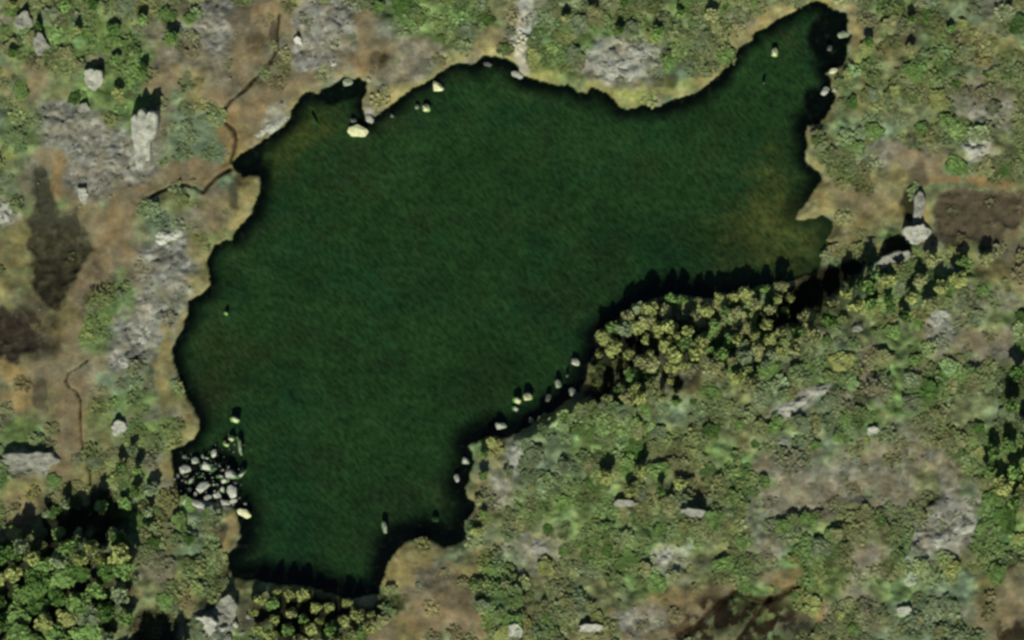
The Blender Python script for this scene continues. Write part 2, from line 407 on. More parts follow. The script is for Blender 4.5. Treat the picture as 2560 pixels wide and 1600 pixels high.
PATCH = [  # centre x, y, radius x, y, turn, cover, strength
 (640,170,210,200,0,'br',.6),(860,100,200,120,0,'pk',.8),(560,140,120,120,0,'pk',.7),(420,720,120,200,0,'r',.6),(300,930,130,90,0,'pk',.5),(280,430,220,110,0,'pk',.75),(120,900,180,200,0,'br',.6),(240,620,150,190,0,'br',.7),
 (190,330,130,75,20,'r',.9),(320,390,80,70,0,'r',.8),(90,190,28,80,0,'br',.8),(405,200,60,62,0,'br',.9),(420,140,40,30,0,'pk',.8),
 (545,60,66,90,0,'r',.85),(620,110,50,110,0,'br',.9),(640,40,60,60,0,'pk',.6),(500,220,40,60,0,'ol',.8),(600,60,25,60,20,'dp',.5),
 (590,330,62,70,20,'ob',.85),(560,240,50,50,0,'br',.9),(470,330,50,60,0,'bg',.8),(650,260,60,60,0,'br',.9),(10,400,40,14,0,'y',.9),(50,110,70,60,0,'g',.7),
 (200,110,120,60,0,'g',.9),(260,220,80,70,0,'g',.8),(60,330,60,60,0,'g',.7),
 (700,40,80,60,0,'br',.8),(820,60,90,64,0,'r',.9),(775,140,66,44,0,'r',.9),(910,66,28,66,0,'br',.8),(930,140,70,56,0,'br',.9),(905,150,40,30,0,'ob',.6),
 (1120,50,120,80,0,'g',.9),(1010,30,60,40,0,'g',.7),(1062,135,62,46,0,'pk',.95),(1010,185,66,30,-20,'pk',.9),(740,230,90,44,-15,'br',.8),(700,290,40,30,-30,'lr',.5),
 (960,238,56,32,-20,'s',.95),(920,280,16,26,0,'lr',.9),(1230,105,44,36,0,'s',.8),(1160,142,40,14,0,'s',.8),(966,155,18,14,0,'dk',.8),(690,80,9,40,10,'dk',.6),
 (1312,60,27,120,0,'w',.72),(1305,150,26,40,0,'lr',.85),(1550,155,105,72,0,'lr',.9),(1480,170,50,45,0,'r',.8),(1600,120,60,40,0,'r',.6),(1390,100,70,80,0,'g',.7),
 (1350,180,70,22,8,'y',.8),(1470,222,20,14,0,'y',.9),(1580,245,70,26,-4,'y',.95),(1690,222,80,18,-18,'y',.8),(1770,190,44,34,-40,'s',.95),(1870,66,46,30,-40,'s',.9),
 (1850,50,40,26,0,'pk',.7),(1700,70,120,70,0,'g',.6),(1675,205,44,22,-20,'dg',.75),(1770,130,60,60,0,'h',.8),
 (1940,30,60,24,-30,'s',.9),(2080,6,44,16,0,'s',.8),(2138,90,14,70,-4,'s',.95),(2150,160,16,34,0,'y',.9),(2440,250,90,60,0,'pk',.75),(2470,300,70,44,0,'r',.6),
 (2280,385,100,34,8,'pk',.95),(2300,400,60,20,10,'br',.6),(2340,150,80,70,0,'g',.8),(2170,320,70,40,0,'bg',.7),(2160,250,60,50,0,'ol',.6),(2430,370,44,40,20,'lr',.95),
 (2180,390,80,40,0,'pk',.6),(2460,90,80,60,0,'ol',.7),(2250,60,60,60,0,'dg',.35),
 (20,470,40,40,0,'bg',.7),(20,535,34,40,0,'lr',.8),(30,620,60,60,0,'ol',.9),(20,700,60,40,0,'ol',.8),(155,440,26,80,5,'ob',.95),(130,400,30,30,0,'br',.9),(235,440,70,60,0,'r',.9),
 (330,440,50,50,0,'lr',.4),(285,600,66,120,10,'br',1),(310,530,60,50,0,'br',.95),(225,720,52,90,20,'br',1),(290,560,30,60,0,'ob',.4),(200,830,50,70,0,'br',.8),
 (430,660,76,110,0,'r',.9),(370,780,70,60,0,'r',.85),(300,760,50,40,-30,'g',.8),(300,700,30,30,0,'g',.6),(480,430,90,46,-10,'br',.95),(400,465,60,20,-15,'br',.8),(540,510,60,66,0,'br',.9),
 (600,540,40,40,0,'s',.9),(560,415,30,22,0,'ob',.9),(400,545,66,56,0,'bg',.8),(440,500,40,34,0,'y',.5),(500,620,40,50,0,'ol',.8),(595,495,26,46,-10,'dp',.75),(505,710,34,50,0,'s',.9),(622,480,20,50,15,'s',.95),
 (150,800,50,40,0,'ol',.7),(90,800,70,70,0,'dp',.6),(120,870,60,40,0,'dp',.6),(20,915,30,50,0,'oc',.95),(42,985,34,46,0,'oc',.95),(180,1010,46,170,0,'br',.95),(130,940,60,40,0,'br',.8),(100,985,26,40,0,'dp',.7),
 (320,860,76,70,0,'r',.95),(380,820,34,60,20,'lr',.5),(390,910,14,30,0,'dp',.6),(300,965,70,34,10,'bg',.9),(250,830,44,60,0,'g',.8),(330,1010,80,40,0,'g',.7),(412,900,20,110,0,'s',.95),(440,1010,50,40,0,'ol',.8),
 (465,1055,42,48,0,'s',.8),(440,1050,24,24,0,'r',.6),(415,1140,24,70,0,'s',.95),(380,1090,60,50,0,'g',.6),(90,1165,90,44,0,'r',.9),(160,1150,34,90,0,'br',.9),(60,1080,60,40,0,'g',.8),
 (60,1240,90,50,-20,'s',.8),(50,1280,60,50,-30,'br',.8),(215,1200,60,50,0,'ol',.8),(415,1300,34,120,0,'ol',.95),(400,1420,60,44,0,'pk',.7),(470,1460,30,110,0,'ol',.95),(500,1400,60,70,0,'g',.7),
 (480,1330,50,70,0,'bg',.6),(570,1330,22,50,10,'oc',.9),(555,1330,14,40,0,'dp',.8),(530,1250,50,26,0,'lr',.8),
 (1050,1400,80,54,0,'br',.9),(1045,1385,72,40,-10,'s',1),(975,1420,20,60,15,'s',.9),(1110,1500,130,110,0,'br',.95),(1090,1430,60,50,0,'pk',.5),(1010,1575,80,50,-20,'ob',.6),(965,1518,60,26,-20,'dg',.95),(960,1580,60,34,0,'br',.8),
 (1180,1420,50,70,0,'ol',.7),(1190,1560,70,60,0,'br',.7),(1235,1370,26,60,-10,'pk',.6),(1240,1500,50,70,0,'g',.9),(780,1535,160,66,0,'dk',.95),(640,1540,60,70,0,'dp',.6),(545,1555,60,50,0,'r',.8),  # dk: shade between the grove trees painted onto the ground
 (1290,1140,26,64,0,'w',.6),(1240,1220,50,60,0,'lr',.6),(1200,1260,30,90,0,'ol',.6),
 (1430,1080,160,80,0,'g',.7),(1380,1150,120,90,0,'bg',.8),(1540,1090,150,80,0,'g',.8),(1620,1180,140,70,0,'h',.7),(1440,1260,140,90,0,'g',.7),(1330,1380,80,60,0,'r',.5),(1600,1360,160,80,0,'g',.8),
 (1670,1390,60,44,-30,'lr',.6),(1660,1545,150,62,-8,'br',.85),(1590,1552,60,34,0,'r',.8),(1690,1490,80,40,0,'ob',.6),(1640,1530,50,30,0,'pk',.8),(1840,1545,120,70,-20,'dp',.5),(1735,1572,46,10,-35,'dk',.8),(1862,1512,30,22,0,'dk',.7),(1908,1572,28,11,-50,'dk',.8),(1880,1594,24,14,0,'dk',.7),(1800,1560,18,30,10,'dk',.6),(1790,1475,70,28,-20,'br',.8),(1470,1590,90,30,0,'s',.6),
 (1990,1570,60,60,0,'dp',.7),(1960,1440,60,26,-10,'ob',.8),(2045,1530,9,46,8,'ob',.95),(1900,1400,50,60,0,'pk',.6),(1900,1300,40,80,0,'r',.5),
 (2040,1240,160,60,-8,'pk',.9),(1960,1170,90,60,0,'pk',.9),(2140,1170,120,70,-20,'pk',.85),(2250,1120,90,80,-40,'pk',.6),(2230,1230,90,50,0,'pk',.8),(2380,1310,120,84,-25,'r',.95),(2300,1400,60,70,0,'lr',.5),(2145,1390,46,34,10,'pk',.9),(2145,1385,26,20,0,'br',.5),
 (2030,1360,80,60,0,'g',.9),(2080,1420,40,50,0,'dg',.6),(2240,1460,100,50,0,'g',.7),(2380,1470,80,60,0,'bg',.8),(2500,1340,70,120,0,'g',.95),(2500,1540,90,70,-20,'br',.9),(2530,1450,40,90,0,'br',.7),(2540,1585,70,34,-30,'dp',.8),
 (2150,960,70,70,-40,'pk',.8),(2450,870,110,56,0,'pk',.8),(2440,850,60,30,0,'br',.6),(2345,830,44,50,30,'lr',.7),(2350,960,110,60,-20,'g',.9),(2370,1060,100,60,-30,'h',.7),(2500,1130,100,90,0,'g',.95),(2330,1150,60,40,0,'pk',.7),(2060,930,80,50,0,'g',.8),(2250,880,70,60,0,'g',.8),
 (1980,1010,90,24,-30,'lr',.9),(2040,975,60,18,-30,'lr',.7),(1930,980,40,40,0,'bg',.7),(1880,1060,80,70,0,'h',.8),(1680,1020,150,40,0,'bg',.7),
 (1500,950,80,64,0,'dk',.95),(1540,900,60,50,0,'dk',.9),(1715,955,50,34,0,'dk',.8),(1650,850,150,90,0,'dk',.75),(1570,840,70,60,0,'dk',.6),(1850,850,60,60,0,'g',.5),  # dk: dark gaps of shade among the thicket trees painted in
 (2150,500,120,60,0,'br',.85),(2200,450,110,40,0,'ol',.8),(2230,520,60,60,0,'s',.6),(2060,500,40,50,0,'s',.95),(2020,530,36,24,-30,'s',1),(2120,560,80,40,0,'ol',.8),(2420,452,150,16,3,'ob',1),(2540,520,24,60,0,'ob',.9),(2300,410,80,40,-10,'br',.8),(2290,440,30,40,0,'dp',.6),
 (2310,560,22,60,0,'s',.9),(2070,580,40,34,0,'dk',.6),(2110,620,60,34,-10,'ol',.9),(2540,650,50,90,0,'br',.8),(2490,680,80,40,0,'ol',.8),(2300,720,160,70,0,'g',.8),(2350,640,80,20,0,'y',.7),(2420,760,60,50,0,'pk',.5),
 (270,1290,110,70,0,'dk',.9),(180,1320,110,50,10,'dk',.9),(395,1570,70,60,0,'dk',.8),(150,1480,200,140,0,'dk',.8),(340,1250,50,80,0,'g',.6),(120,1260,30,40,0,'dk',.5),(520,1505,30,22,-40,'dk',.8),  # dk: cast shade around the southwest wood painted onto the ground
 (2540,1000,70,90,0,'dg',.7),(2080,760,120,40,-35,'dg',.7),(1990,745,60,50,-30,'dk',.95),(2100,690,80,22,-25,'dk',.95),(1045,1390,76,44,-6,'s',1),(1000,1420,44,50,20,'s',.9),(1060,1420,34,26,0,'pk',.6),(2240,620,50,34,0,'dk',.9),(2040,690,46,30,-20,'dk',.97),(2050,650,14,30,0,'dg',.8),(2276,520,18,50,0,'dk',.9),  # dk: shade of the gully, ledge hollow and cleft painted in
]
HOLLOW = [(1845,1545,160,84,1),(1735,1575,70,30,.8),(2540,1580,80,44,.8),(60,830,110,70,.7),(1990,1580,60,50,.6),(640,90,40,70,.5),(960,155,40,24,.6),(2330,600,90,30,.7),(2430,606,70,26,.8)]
Xw, Yw = X + warp_x, Y + warp_y
edge = fbm(X, Y, 4.5, 4, 81) * 0.42
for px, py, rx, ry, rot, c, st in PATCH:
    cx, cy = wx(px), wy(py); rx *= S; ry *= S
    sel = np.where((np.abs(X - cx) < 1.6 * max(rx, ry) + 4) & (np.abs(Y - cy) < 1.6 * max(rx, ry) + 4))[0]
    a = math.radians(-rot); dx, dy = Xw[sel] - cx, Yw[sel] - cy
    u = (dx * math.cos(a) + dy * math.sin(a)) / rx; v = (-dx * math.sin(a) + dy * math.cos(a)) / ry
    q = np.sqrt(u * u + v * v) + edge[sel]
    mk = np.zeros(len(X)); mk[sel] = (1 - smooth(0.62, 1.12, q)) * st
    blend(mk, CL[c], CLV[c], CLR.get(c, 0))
gs, _ = seg_dist(X + warp_x * .25, Y, P([(1312,-300),(1306,-10),(1314,60),(1306,120),(1302,170)]), False)
blend((1 - smooth(1.3, 2.9, gs + edge * .6)) * .85 * (1 - smooth(120, 200, Y)), (164,162,142), .02, .6)
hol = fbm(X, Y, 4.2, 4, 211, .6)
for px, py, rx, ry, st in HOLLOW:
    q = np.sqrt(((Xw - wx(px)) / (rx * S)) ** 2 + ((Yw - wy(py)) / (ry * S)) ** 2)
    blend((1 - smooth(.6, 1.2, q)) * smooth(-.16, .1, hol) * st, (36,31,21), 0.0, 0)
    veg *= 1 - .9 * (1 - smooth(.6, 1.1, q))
west = (1 - smooth(wx(600), wx(680), X)) * smooth(wy(1180), wy(1080), Y) * (1 - .6 * smooth(wy(330), wy(200), Y))
veg *= 1 - .55 * west
# straw-coloured sedge fringe along most of the shore
fr_w = 1.2 + 1.4 * fbm(X, Y, 14, 3, 91)
fringe = (1 - smooth(fr_w * .5, fr_w * 1.5 + .3, d_lake)) * (d_lake > -0.3) * np.clip(0.75 + fbm(X, Y, 6, 3, 95), 0, 1)
east_shade = smooth(20, 70, X - Y * 0.2) * (Y < -0) + (Y < -30) * (X > -64)
blend(fringe * np.where(east_shade > 0.3, 0.2, 0.62), CL['s'], .08, 0)

# patchy plant cover: fine mixture of mosses, grasses, lichens and dwarf shrubs
mot = fbm(X, Y, 3.4, 3, 101, 0.55)
mot2 = fbm(X, Y, 5.0, 3, 111)
col *= np.exp(fbm(X, Y, 7.5, 2, 117) * .22 * np.clip(veg, 0, 1))[:, None]
amp = 0.30 + 0.38 * np.clip(veg, 0, 1)
col *= np.exp(mot * amp * 1.25)[:, None]
tint = np.stack([np.exp(mot2 * 0.13), np.exp(mot2 * 0.03), np.exp(-mot2 * 0.10)], 1)
col *= tint
stone = smooth(0.22, 0.5, fbm(X, Y, 2.4, 3, 121, .6)) * rocky
col = col * (1 - 0.55 * stone[:, None]) + lin((166,166,150)) * 0.55 * stone[:, None]

# --- heights
hills = fbm(X, Y, 48, 3, 131) * 2.6 + fbm(X, Y, 17, 3, 141) * 1.2
z = 0.32 + 0.75 * smooth(0.0, 2.6, d_lake) + np.maximum(hills + 1.6, -0.2) * smooth(1.5, 18, d_lake)
hum = fbm(X, Y, 3.0, 3, 151, .5)
fine = smooth(140, 128, np.abs(X)) * smooth(92, 84, np.abs(Y))
z += fine * smooth(0.3, 2.5, d_lake) * (0.10 + 0.52 * np.clip(veg, 0, 1) + 0.26 * rocky) * hum
jn = np.abs(fbm(X * 1.5 + Y * .6, Y * 1.1 - X * .4, 6.5, 3, 155, .5))
jn2 = np.abs(fbm(X * .7 - Y * 1.2, X * .9 + Y * .5, 8, 2, 158, .5))
z -= fine * rocky * smooth(0.3, 2.5, d_lake) * (0.42 * (1 - smooth(.03, .12, jn)) + 0.34 * (1 - smooth(.02, .09, jn2)))
z += fine * rocky * smooth(0.3, 2.5, d_lake) * 0.35 * (np.floor(fbm(X, Y, 7, 2, 159) * 4) / 4)
# steep north-facing banks; the southwest ones are added to cast shade, partly below frame
for line, hh, run in (([(1290,1096),(1340,1072),(1400,1034),(1450,1012),(1520,1000),(1580,1000)], 3.0, 9.0),
                      ([(85,1352),(150,1340),(240,1334),(300,1340),(345,1356)], 2.4, 14.0), ([(318,1618),(380,1606),(452,1612)], 4.6, 14.0)):
    lx = [wx(p[0]) for p in line]; ly = [wy(p[1]) for p in line]
    sgn = np.interp(X, lx, ly) - Y + edge * 2.6
    ends = smooth(lx[0] - 1.5, lx[0] + 2, X) * (1 - smooth(lx[-1] - 2, lx[-1] + 1.5, X))
    z += hh * smooth(-0.4, 0.9, sgn) * np.exp(-np.maximum(sgn, 0) / run) * ends
# bed
depth = 0.22 + 1.2 * smooth(0, 6, -d_lake) + 1.8 * smooth(4, 22, -d_lake) + 0.2 * fbm(X, Y, 5, 3, 161)
bank = smooth(-0.35, 0.35, d_lake)
z = np.where(d_lake > 0.35, z, np.where(d_lake < -0.35, -depth, -0.25 * (1 - bank) + 0.32 * bank))

# lake bed: green silt in the middle, brown weed on the shelves, black peat and painted tree shade under the banks
blue = smooth(0.0, 0.5, fbm(X, Y, 22, 4, 171))
bedc = lin((29,52,24))[None] * (1 - blue[:, None]) + lin((25,51,25))[None] * blue[:, None]
yel = smooth(0.1, 0.55, fbm(X, Y, 15, 3, 181))[:, None] * 0.6
bedc = bedc * (1 - yel) + lin((31,48,23)) * yel
SHELF = [(785,300,100,70,'yo',.9),(700,390,80,80,'yo',.7),(740,330,70,60,'yo',.7),(860,440,130,80,'br',.45),(1120,190,80,30,'br',.6),(1330,225,110,40,'ol',.6),
 (1930,440,70,100,'yo',.75),(1930,500,90,130,'yo',.8),(1900,560,130,110,'yb',.85),(1960,610,90,80,'yb',.8),(1850,660,120,60,'ol',.8),(2000,590,100,70,'yb',.8),(1960,670,100,50,'yb',.7),(1760,700,80,40,'br',.5),(540,880,80,150,'ol',.65),(520,970,60,70,'br',.5),
 (620,880,60,60,'br',.4),(1000,1250,130,80,'br',.4),(1440,775,70,50,'br',.4),(1980,100,90,60,'br',.45),(1960,80,40,30,'ol',.6),(2050,60,40,50,'ol',.5),(530,1000,60,60,'br',.5),(1100,1230,60,60,'br',.4),(1060,300,90,50,'br',.35),(960,310,70,30,'br',.5)]
SHC = {'yo': (53,63,27), 'yb': (61,69,32), 'br': (37,44,24), 'ol': (42,55,26)}
shn = np.clip(0.75 + 0.8 * fbm(X, Y, 3, 4, 185, .7), 0, 1)
for px, py, rx, ry, c, st in SHELF:
    q = np.sqrt(((Xw - wx(px)) / (rx * S)) ** 2 + ((Yw - wy(py)) / (ry * S)) ** 2) + edge * .8
    m = ((1 - smooth(0.1, 1.2, q)) * st * shn)[:, None]
    bedc = bedc * (1 - m) + lin(SHC[c]) * m
south = smooth(-4, -30, Y) * smooth(-76, -66, X) + smooth(10, 45, X) * smooth(20, 0, Y) * smooth(56, 44, X)  # extra dark band painting tree shade onto the south and southeast shallows
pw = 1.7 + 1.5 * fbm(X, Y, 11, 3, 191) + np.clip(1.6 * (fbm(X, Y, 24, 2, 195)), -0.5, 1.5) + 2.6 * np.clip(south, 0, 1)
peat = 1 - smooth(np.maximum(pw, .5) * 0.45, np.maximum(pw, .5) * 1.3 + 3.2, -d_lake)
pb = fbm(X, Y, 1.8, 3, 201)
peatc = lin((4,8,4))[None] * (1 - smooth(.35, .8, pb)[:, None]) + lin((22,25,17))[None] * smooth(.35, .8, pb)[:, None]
cove = (1 - smooth(0.7, 1.2, np.sqrt(((Xw - wx(520)) / 8.5) ** 2 + ((Yw - wy(1180)) / 7.5) ** 2)))
cove = np.maximum(cove, 1 - smooth(0.7, 1.2, np.sqrt(((Xw - wx(2075)) / 5) ** 2 + ((Yw - wy(90)) / 8) ** 2)))
cove = np.maximum(cove, 1 - smooth(0.7, 1.15, np.sqrt(((Xw - wx(2050)) / 4) ** 2 + ((Yw - wy(265)) / 6) ** 2)))
cove = np.maximum(cove, 1 - smooth(0.7, 1.2, np.sqrt(((Xw - wx(840)) / 7) ** 2 + ((Yw - wy(225)) / 4) ** 2)) * 1.0)
cove = np.maximum(cove, 1 - smooth(0.8, 1.2, np.sqrt(((Xw - wx(608)) / 4.5) ** 2 + ((Yw - wy(408)) / 4.5) ** 2)))
shoal = np.exp(-(((Xw - wx(1975)) / 14) ** 2 + ((Yw - wy(620)) / 9.5) ** 2))
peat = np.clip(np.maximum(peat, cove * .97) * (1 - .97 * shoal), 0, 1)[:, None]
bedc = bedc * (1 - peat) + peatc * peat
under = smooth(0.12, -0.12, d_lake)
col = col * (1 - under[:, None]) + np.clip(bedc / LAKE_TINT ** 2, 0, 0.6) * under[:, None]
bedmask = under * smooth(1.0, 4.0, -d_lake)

# the added shade gully, brooks and pools are cut into the land
gd, _ = seg_dist(X, Y, SHADE_GULLY, False)
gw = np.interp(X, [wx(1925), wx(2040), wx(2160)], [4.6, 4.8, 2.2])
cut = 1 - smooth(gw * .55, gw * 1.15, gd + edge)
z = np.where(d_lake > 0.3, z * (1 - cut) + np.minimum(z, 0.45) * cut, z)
blend(cut * 0.9 * (d_lake > 0.2), CL['dk'], 0.0, 0)  # floor colour darkened to paint in the shade
POOL_LV = {}
for key, (pts, lv, look, words) in POOLS.items():
    pp = P(pts)
    pd, pin = seg_dist(X, Y, pp, True)
    pd = np.where(pin, -pd, pd) + jag * 1.3 + 1.1 * fbm(X, Y, 6, 3, 203)
    near = 1 - smooth(0.5, 7, pd)
    z = z * (1 - near) + np.maximum(lv + 0.22 + 0.25 * smooth(.3, 4, pd) + 0.07 * hum, 0.2) * near
    z = np.where(pd < 0.35, lv + 0.22 - 0.55 * smooth(0.35, -1.6, pd) + 0.8 * np.maximum(fbm(X, Y, 3.2, 3, 207, .6) - .18, 0) * smooth(.2, -.8, pd), z)
    inside = smooth(0.9, -0.9, pd + .5 * fbm(X, Y, 2.2, 2, 209))
    m2 = fbm(X, Y, 2.6, 4, 205, .6)
    pc = lin(look)[None] * np.exp(m2 * (0.85 if key != 'east' else .45))[:, None]
    if key == 'west':       # a smoother olive upper end
        up = smooth(wy(600), wy(540), Y)[:, None]
        pc = pc * (1 - up) + lin((64,64,48))[None] * up
        lowk = smooth(wy(620), wy(700), Y)[:, None]
        pc = pc * (1 - .45 * lowk)
    pc = np.where((z < lv)[:, None], pc / POOL_TINT ** 2, pc)
    col = col * (1 - inside[:, None]) + pc * inside[:, None]
    veg = veg * (1 - near * .8)
for pts, w, words in STREAMS:
    sd, _ = seg_dist(X, Y, P(pts), False)
    sd = sd + edge * .5 + .35 * w * fbm(X, Y, 4, 2, 215)
    ch = 1 - smooth(w * .35, w * 1.0, sd)
    z = np.where(d_lake > 0.2, z - 0.55 * ch, z)
    blend(ch * .75 * (d_lake > 0.2), (54,45,30), 0.0, 0)
z = np.where(d_lake > 0.6, np.maximum(z, 0.06), z)

Z = z.reshape(GX.shape); VEG = (veg * (d_lake > 1.0)).reshape(GX.shape); ROCKY = (rocky * (d_lake > 1.0)).reshape(GX.shape)
def sampler(A):
    def f(x, y):
        x = np.asarray(x, float); y = np.asarray(y, float)
        i = np.clip(np.searchsorted(XS, x) - 1, 0, len(XS) - 2); j = np.clip(np.searchsorted(YS, y) - 1, 0, len(YS) - 2)
        u = (x - XS[i]) / (XS[i + 1] - XS[i]); v = (y - YS[j]) / (YS[j + 1] - YS[j])
        return (A[j, i] * (1 - u) + A[j, i + 1] * u) * (1 - v) + (A[j + 1, i] * (1 - u) + A[j + 1, i + 1] * u) * v
    return f
gz, gveg, grock = sampler(Z), sampler(VEG), sampler(ROCKY)
glake = sampler(d_lake.reshape(GX.shape))

ny, nx = GX.shape
idx = np.arange(nx * ny).reshape(ny, nx)
quads = np.stack([idx[:-1, :-1], idx[:-1, 1:], idx[1:, 1:], idx[1:, :-1]], -1).reshape(-1, 4)
rgba = np.concatenate([np.clip(col, 0.001, 0.75), bedmask[:, None]], 1)
ground = link(bpy.data.objects.new('ground', mesh_np('ground', np.stack([X, Y, z], 1), quads, M_GROUND, True, rgba)))
tag(ground, 'mountain heath, bog and bare rock around the dark green lake', 'ground', kind='structure')

# ------------------------------------------------------------------ water
def fan_sheet(name, pts, lv, mat, grow):
    """a flat sheet over an outline grown outwards so its rim lies inside the bank"""
    import bmesh
    n = len(pts); out = []
    area = sum(pts[i][0] * pts[(i + 1) % n][1] - pts[(i + 1) % n][0] * pts[i][1] for i in range(n))
    sg = 1 if area > 0 else -1
    for i in range(n):
        a, b = pts[i - 1], pts[(i + 1) % n]
        t = Vector((b[0] - a[0], b[1] - a[1]))
        t = t.normalized() if t.length else Vector((1, 0))
        out.append((pts[i][0] + t.y * sg * grow, pts[i][1] - t.x * sg * grow))
    bm = bmesh.new()
    f = bm.faces.new([bm.verts.new((p[0], p[1], lv)) for p in out])
    if sg < 0: f.normal_flip()
    bmesh.ops.triangulate(bm, faces=[f])
    me = bpy.data.meshes.new(name); bm.to_mesh(me); bm.free()
    me.materials.append(mat)
    return link(bpy.data.objects.new(name, me))
lake = fan_sheet('lake_water', LAKE_W, 0.0, M_LAKE, 0.55)
tag(lake, 'dark green lake filling the middle of the picture', 'lake', kind='structure')
for key, (pts, lv, look, words) in POOLS.items():
    tag(fan_sheet('bog_pool', P(pts), lv, M_POOL, 0.3), words, 'pool', kind='structure')
for pts, w, words in STREAMS:
    pp = [Vector(p) for p in P(pts)]
    dense = []
    for a, b in zip(pp[:-1], pp[1:]):
        k = max(1, int((b - a).length / 0.8))
        dense += [a.lerp(b, i / k) for i in range(k)]
    dense.append(pp[-1])
    vs, fs = [], []
    for i, p in enumerate(dense):
        t = (dense[min(i + 1, len(dense) - 1)] - dense[max(i - 1, 0)]).normalized()
        zc = float(gz(p.x, p.y)) + 0.10
        ww = w * (0.36 + 0.14 * math.sin(i * 1.3) + 0.12 * math.sin(i * .37 + 1))
        vs += [(p.x - t.y * ww, p.y + t.x * ww, zc), (p.x + t.y * ww, p.y - t.x * ww, zc)]
        if i: fs.append((2 * i - 2, 2 * i - 1, 2 * i + 1, 2 * i))
    me = mesh_np('brook', np.array(vs), np.array(fs), M_POOL)
    tag(link(bpy.data.objects.new('brook', me)), words, 'brook', kind='structure')

# ------------------------------------------------------------------ rock outcrops
LANDMARK = []   # (x, y, phrase) used to say where a shrub or stone is
def outcrop(px, py, rx, ry, rot, h, tone, label, seed, mode='wedge', taper=0.0, short=None, lean=0.0):
    """a block of bedrock: outline ry long (north-south before turning); a wedge rises from the south to a broken northern edge"""
    r = np.random.default_rng(900 + seed)
    n = 40; cx, cy = wx(px), wy(py); rx *= S; ry *= S
    th = np.linspace(0, 2 * np.pi, n, endpoint=False)
    ph = r.random(5) * 6.28
    rad = 1 + .10 * np.sin(2 * th + ph[0]) + .09 * np.sin(3 * th + ph[1]) + .07 * np.sin(5 * th + ph[2]) + .05 * np.sin(8 * th + ph[3]) + .04 * r.standard_normal(n)
    # squarer than an ellipse
    cs, sn = np.cos(th), np.sin(th)
    sq = 1 / (np.abs(cs) ** 3 + np.abs(sn) ** 3) ** (1 / 3)
    ox, oy = cs * sq * rad, sn * sq * rad
    ox *= 1 + taper * oy
    a = math.radians(rot)
    rings = [1.06, 1.0, .92, .82, .7, .58, .46, .34, .22, .1]
    vs = []
    base = float(gz(cx, cy))
    for k, s in enumerate(rings):
        lx, ly = ox * s, oy * s
        X_, Y_ = lx * rx, ly * ry
        Xr = cx + X_ * math.cos(a) - Y_ * math.sin(a); Yr = cy + X_ * math.sin(a) + Y_ * math.cos(a)
        if mode == 'wedge':
            nrm = np.clip((ly + 1 + lean * lx) / 2, 0, 1.1)
            top = h * (0.10 + 0.90 * nrm ** 1.25)
        else:
            top = .55 * h * (1.0 - 1.15 * (lx ** 2 + ly ** 2)) + .5 * h * perlin(Xr * .42 + seed, Yr * .42, 3) + .22 * perlin(Xr * 1.1, Yr * 1.1 + seed, 5)
        if mode == 'wedge':
            top = top + 0.22 * h * perlin(Xr * .5 + seed, Yr * .5, 3) + 0.16 * perlin(Xr * 1.3, Yr * 1.3 + seed, 5)
        g = gz(Xr, Yr)
        if mode == 'dome': zz = g + (top if k else -.4 + 0 * top)
        elif k == 0: zz = g - 0.4
        elif k == 1: zz = np.minimum(g, base + 5) + 0.45 * np.maximum(top, .05)
        else: zz = np.maximum(base * .5 + g * .5, g - .4) + np.maximum(top, 0.08)
        vs.append(np.stack([Xr, Yr, zz], 1))
    ctr = vs[-1].mean(0)[None]
    v = np.concatenate(vs + [ctr]); f = []
    R = len(rings)
    for k in range(R - 1):
        for i in range(n):
            j = (i + 1) % n
            f += [(k * n + i, k * n + j, (k + 1) * n + j), (k * n + i, (k + 1) * n + j, (k + 1) * n + i)]
    for i in range(n): f.append(((R - 1) * n + i, (R - 1) * n + (i + 1) % n, R * n))
    c0 = np.array([cx, cy, base]); v = v - c0
    o = link(bpy.data.objects.new('rock_outcrop', mesh_np('rock_outcrop', v, np.array(f), M_ROCK[tone], False)))
    o.location = c0
    tag(o, label, 'rock', 'rock outcrops around the lake')
    if short: LANDMARK.append((cx, cy, short))
    return o

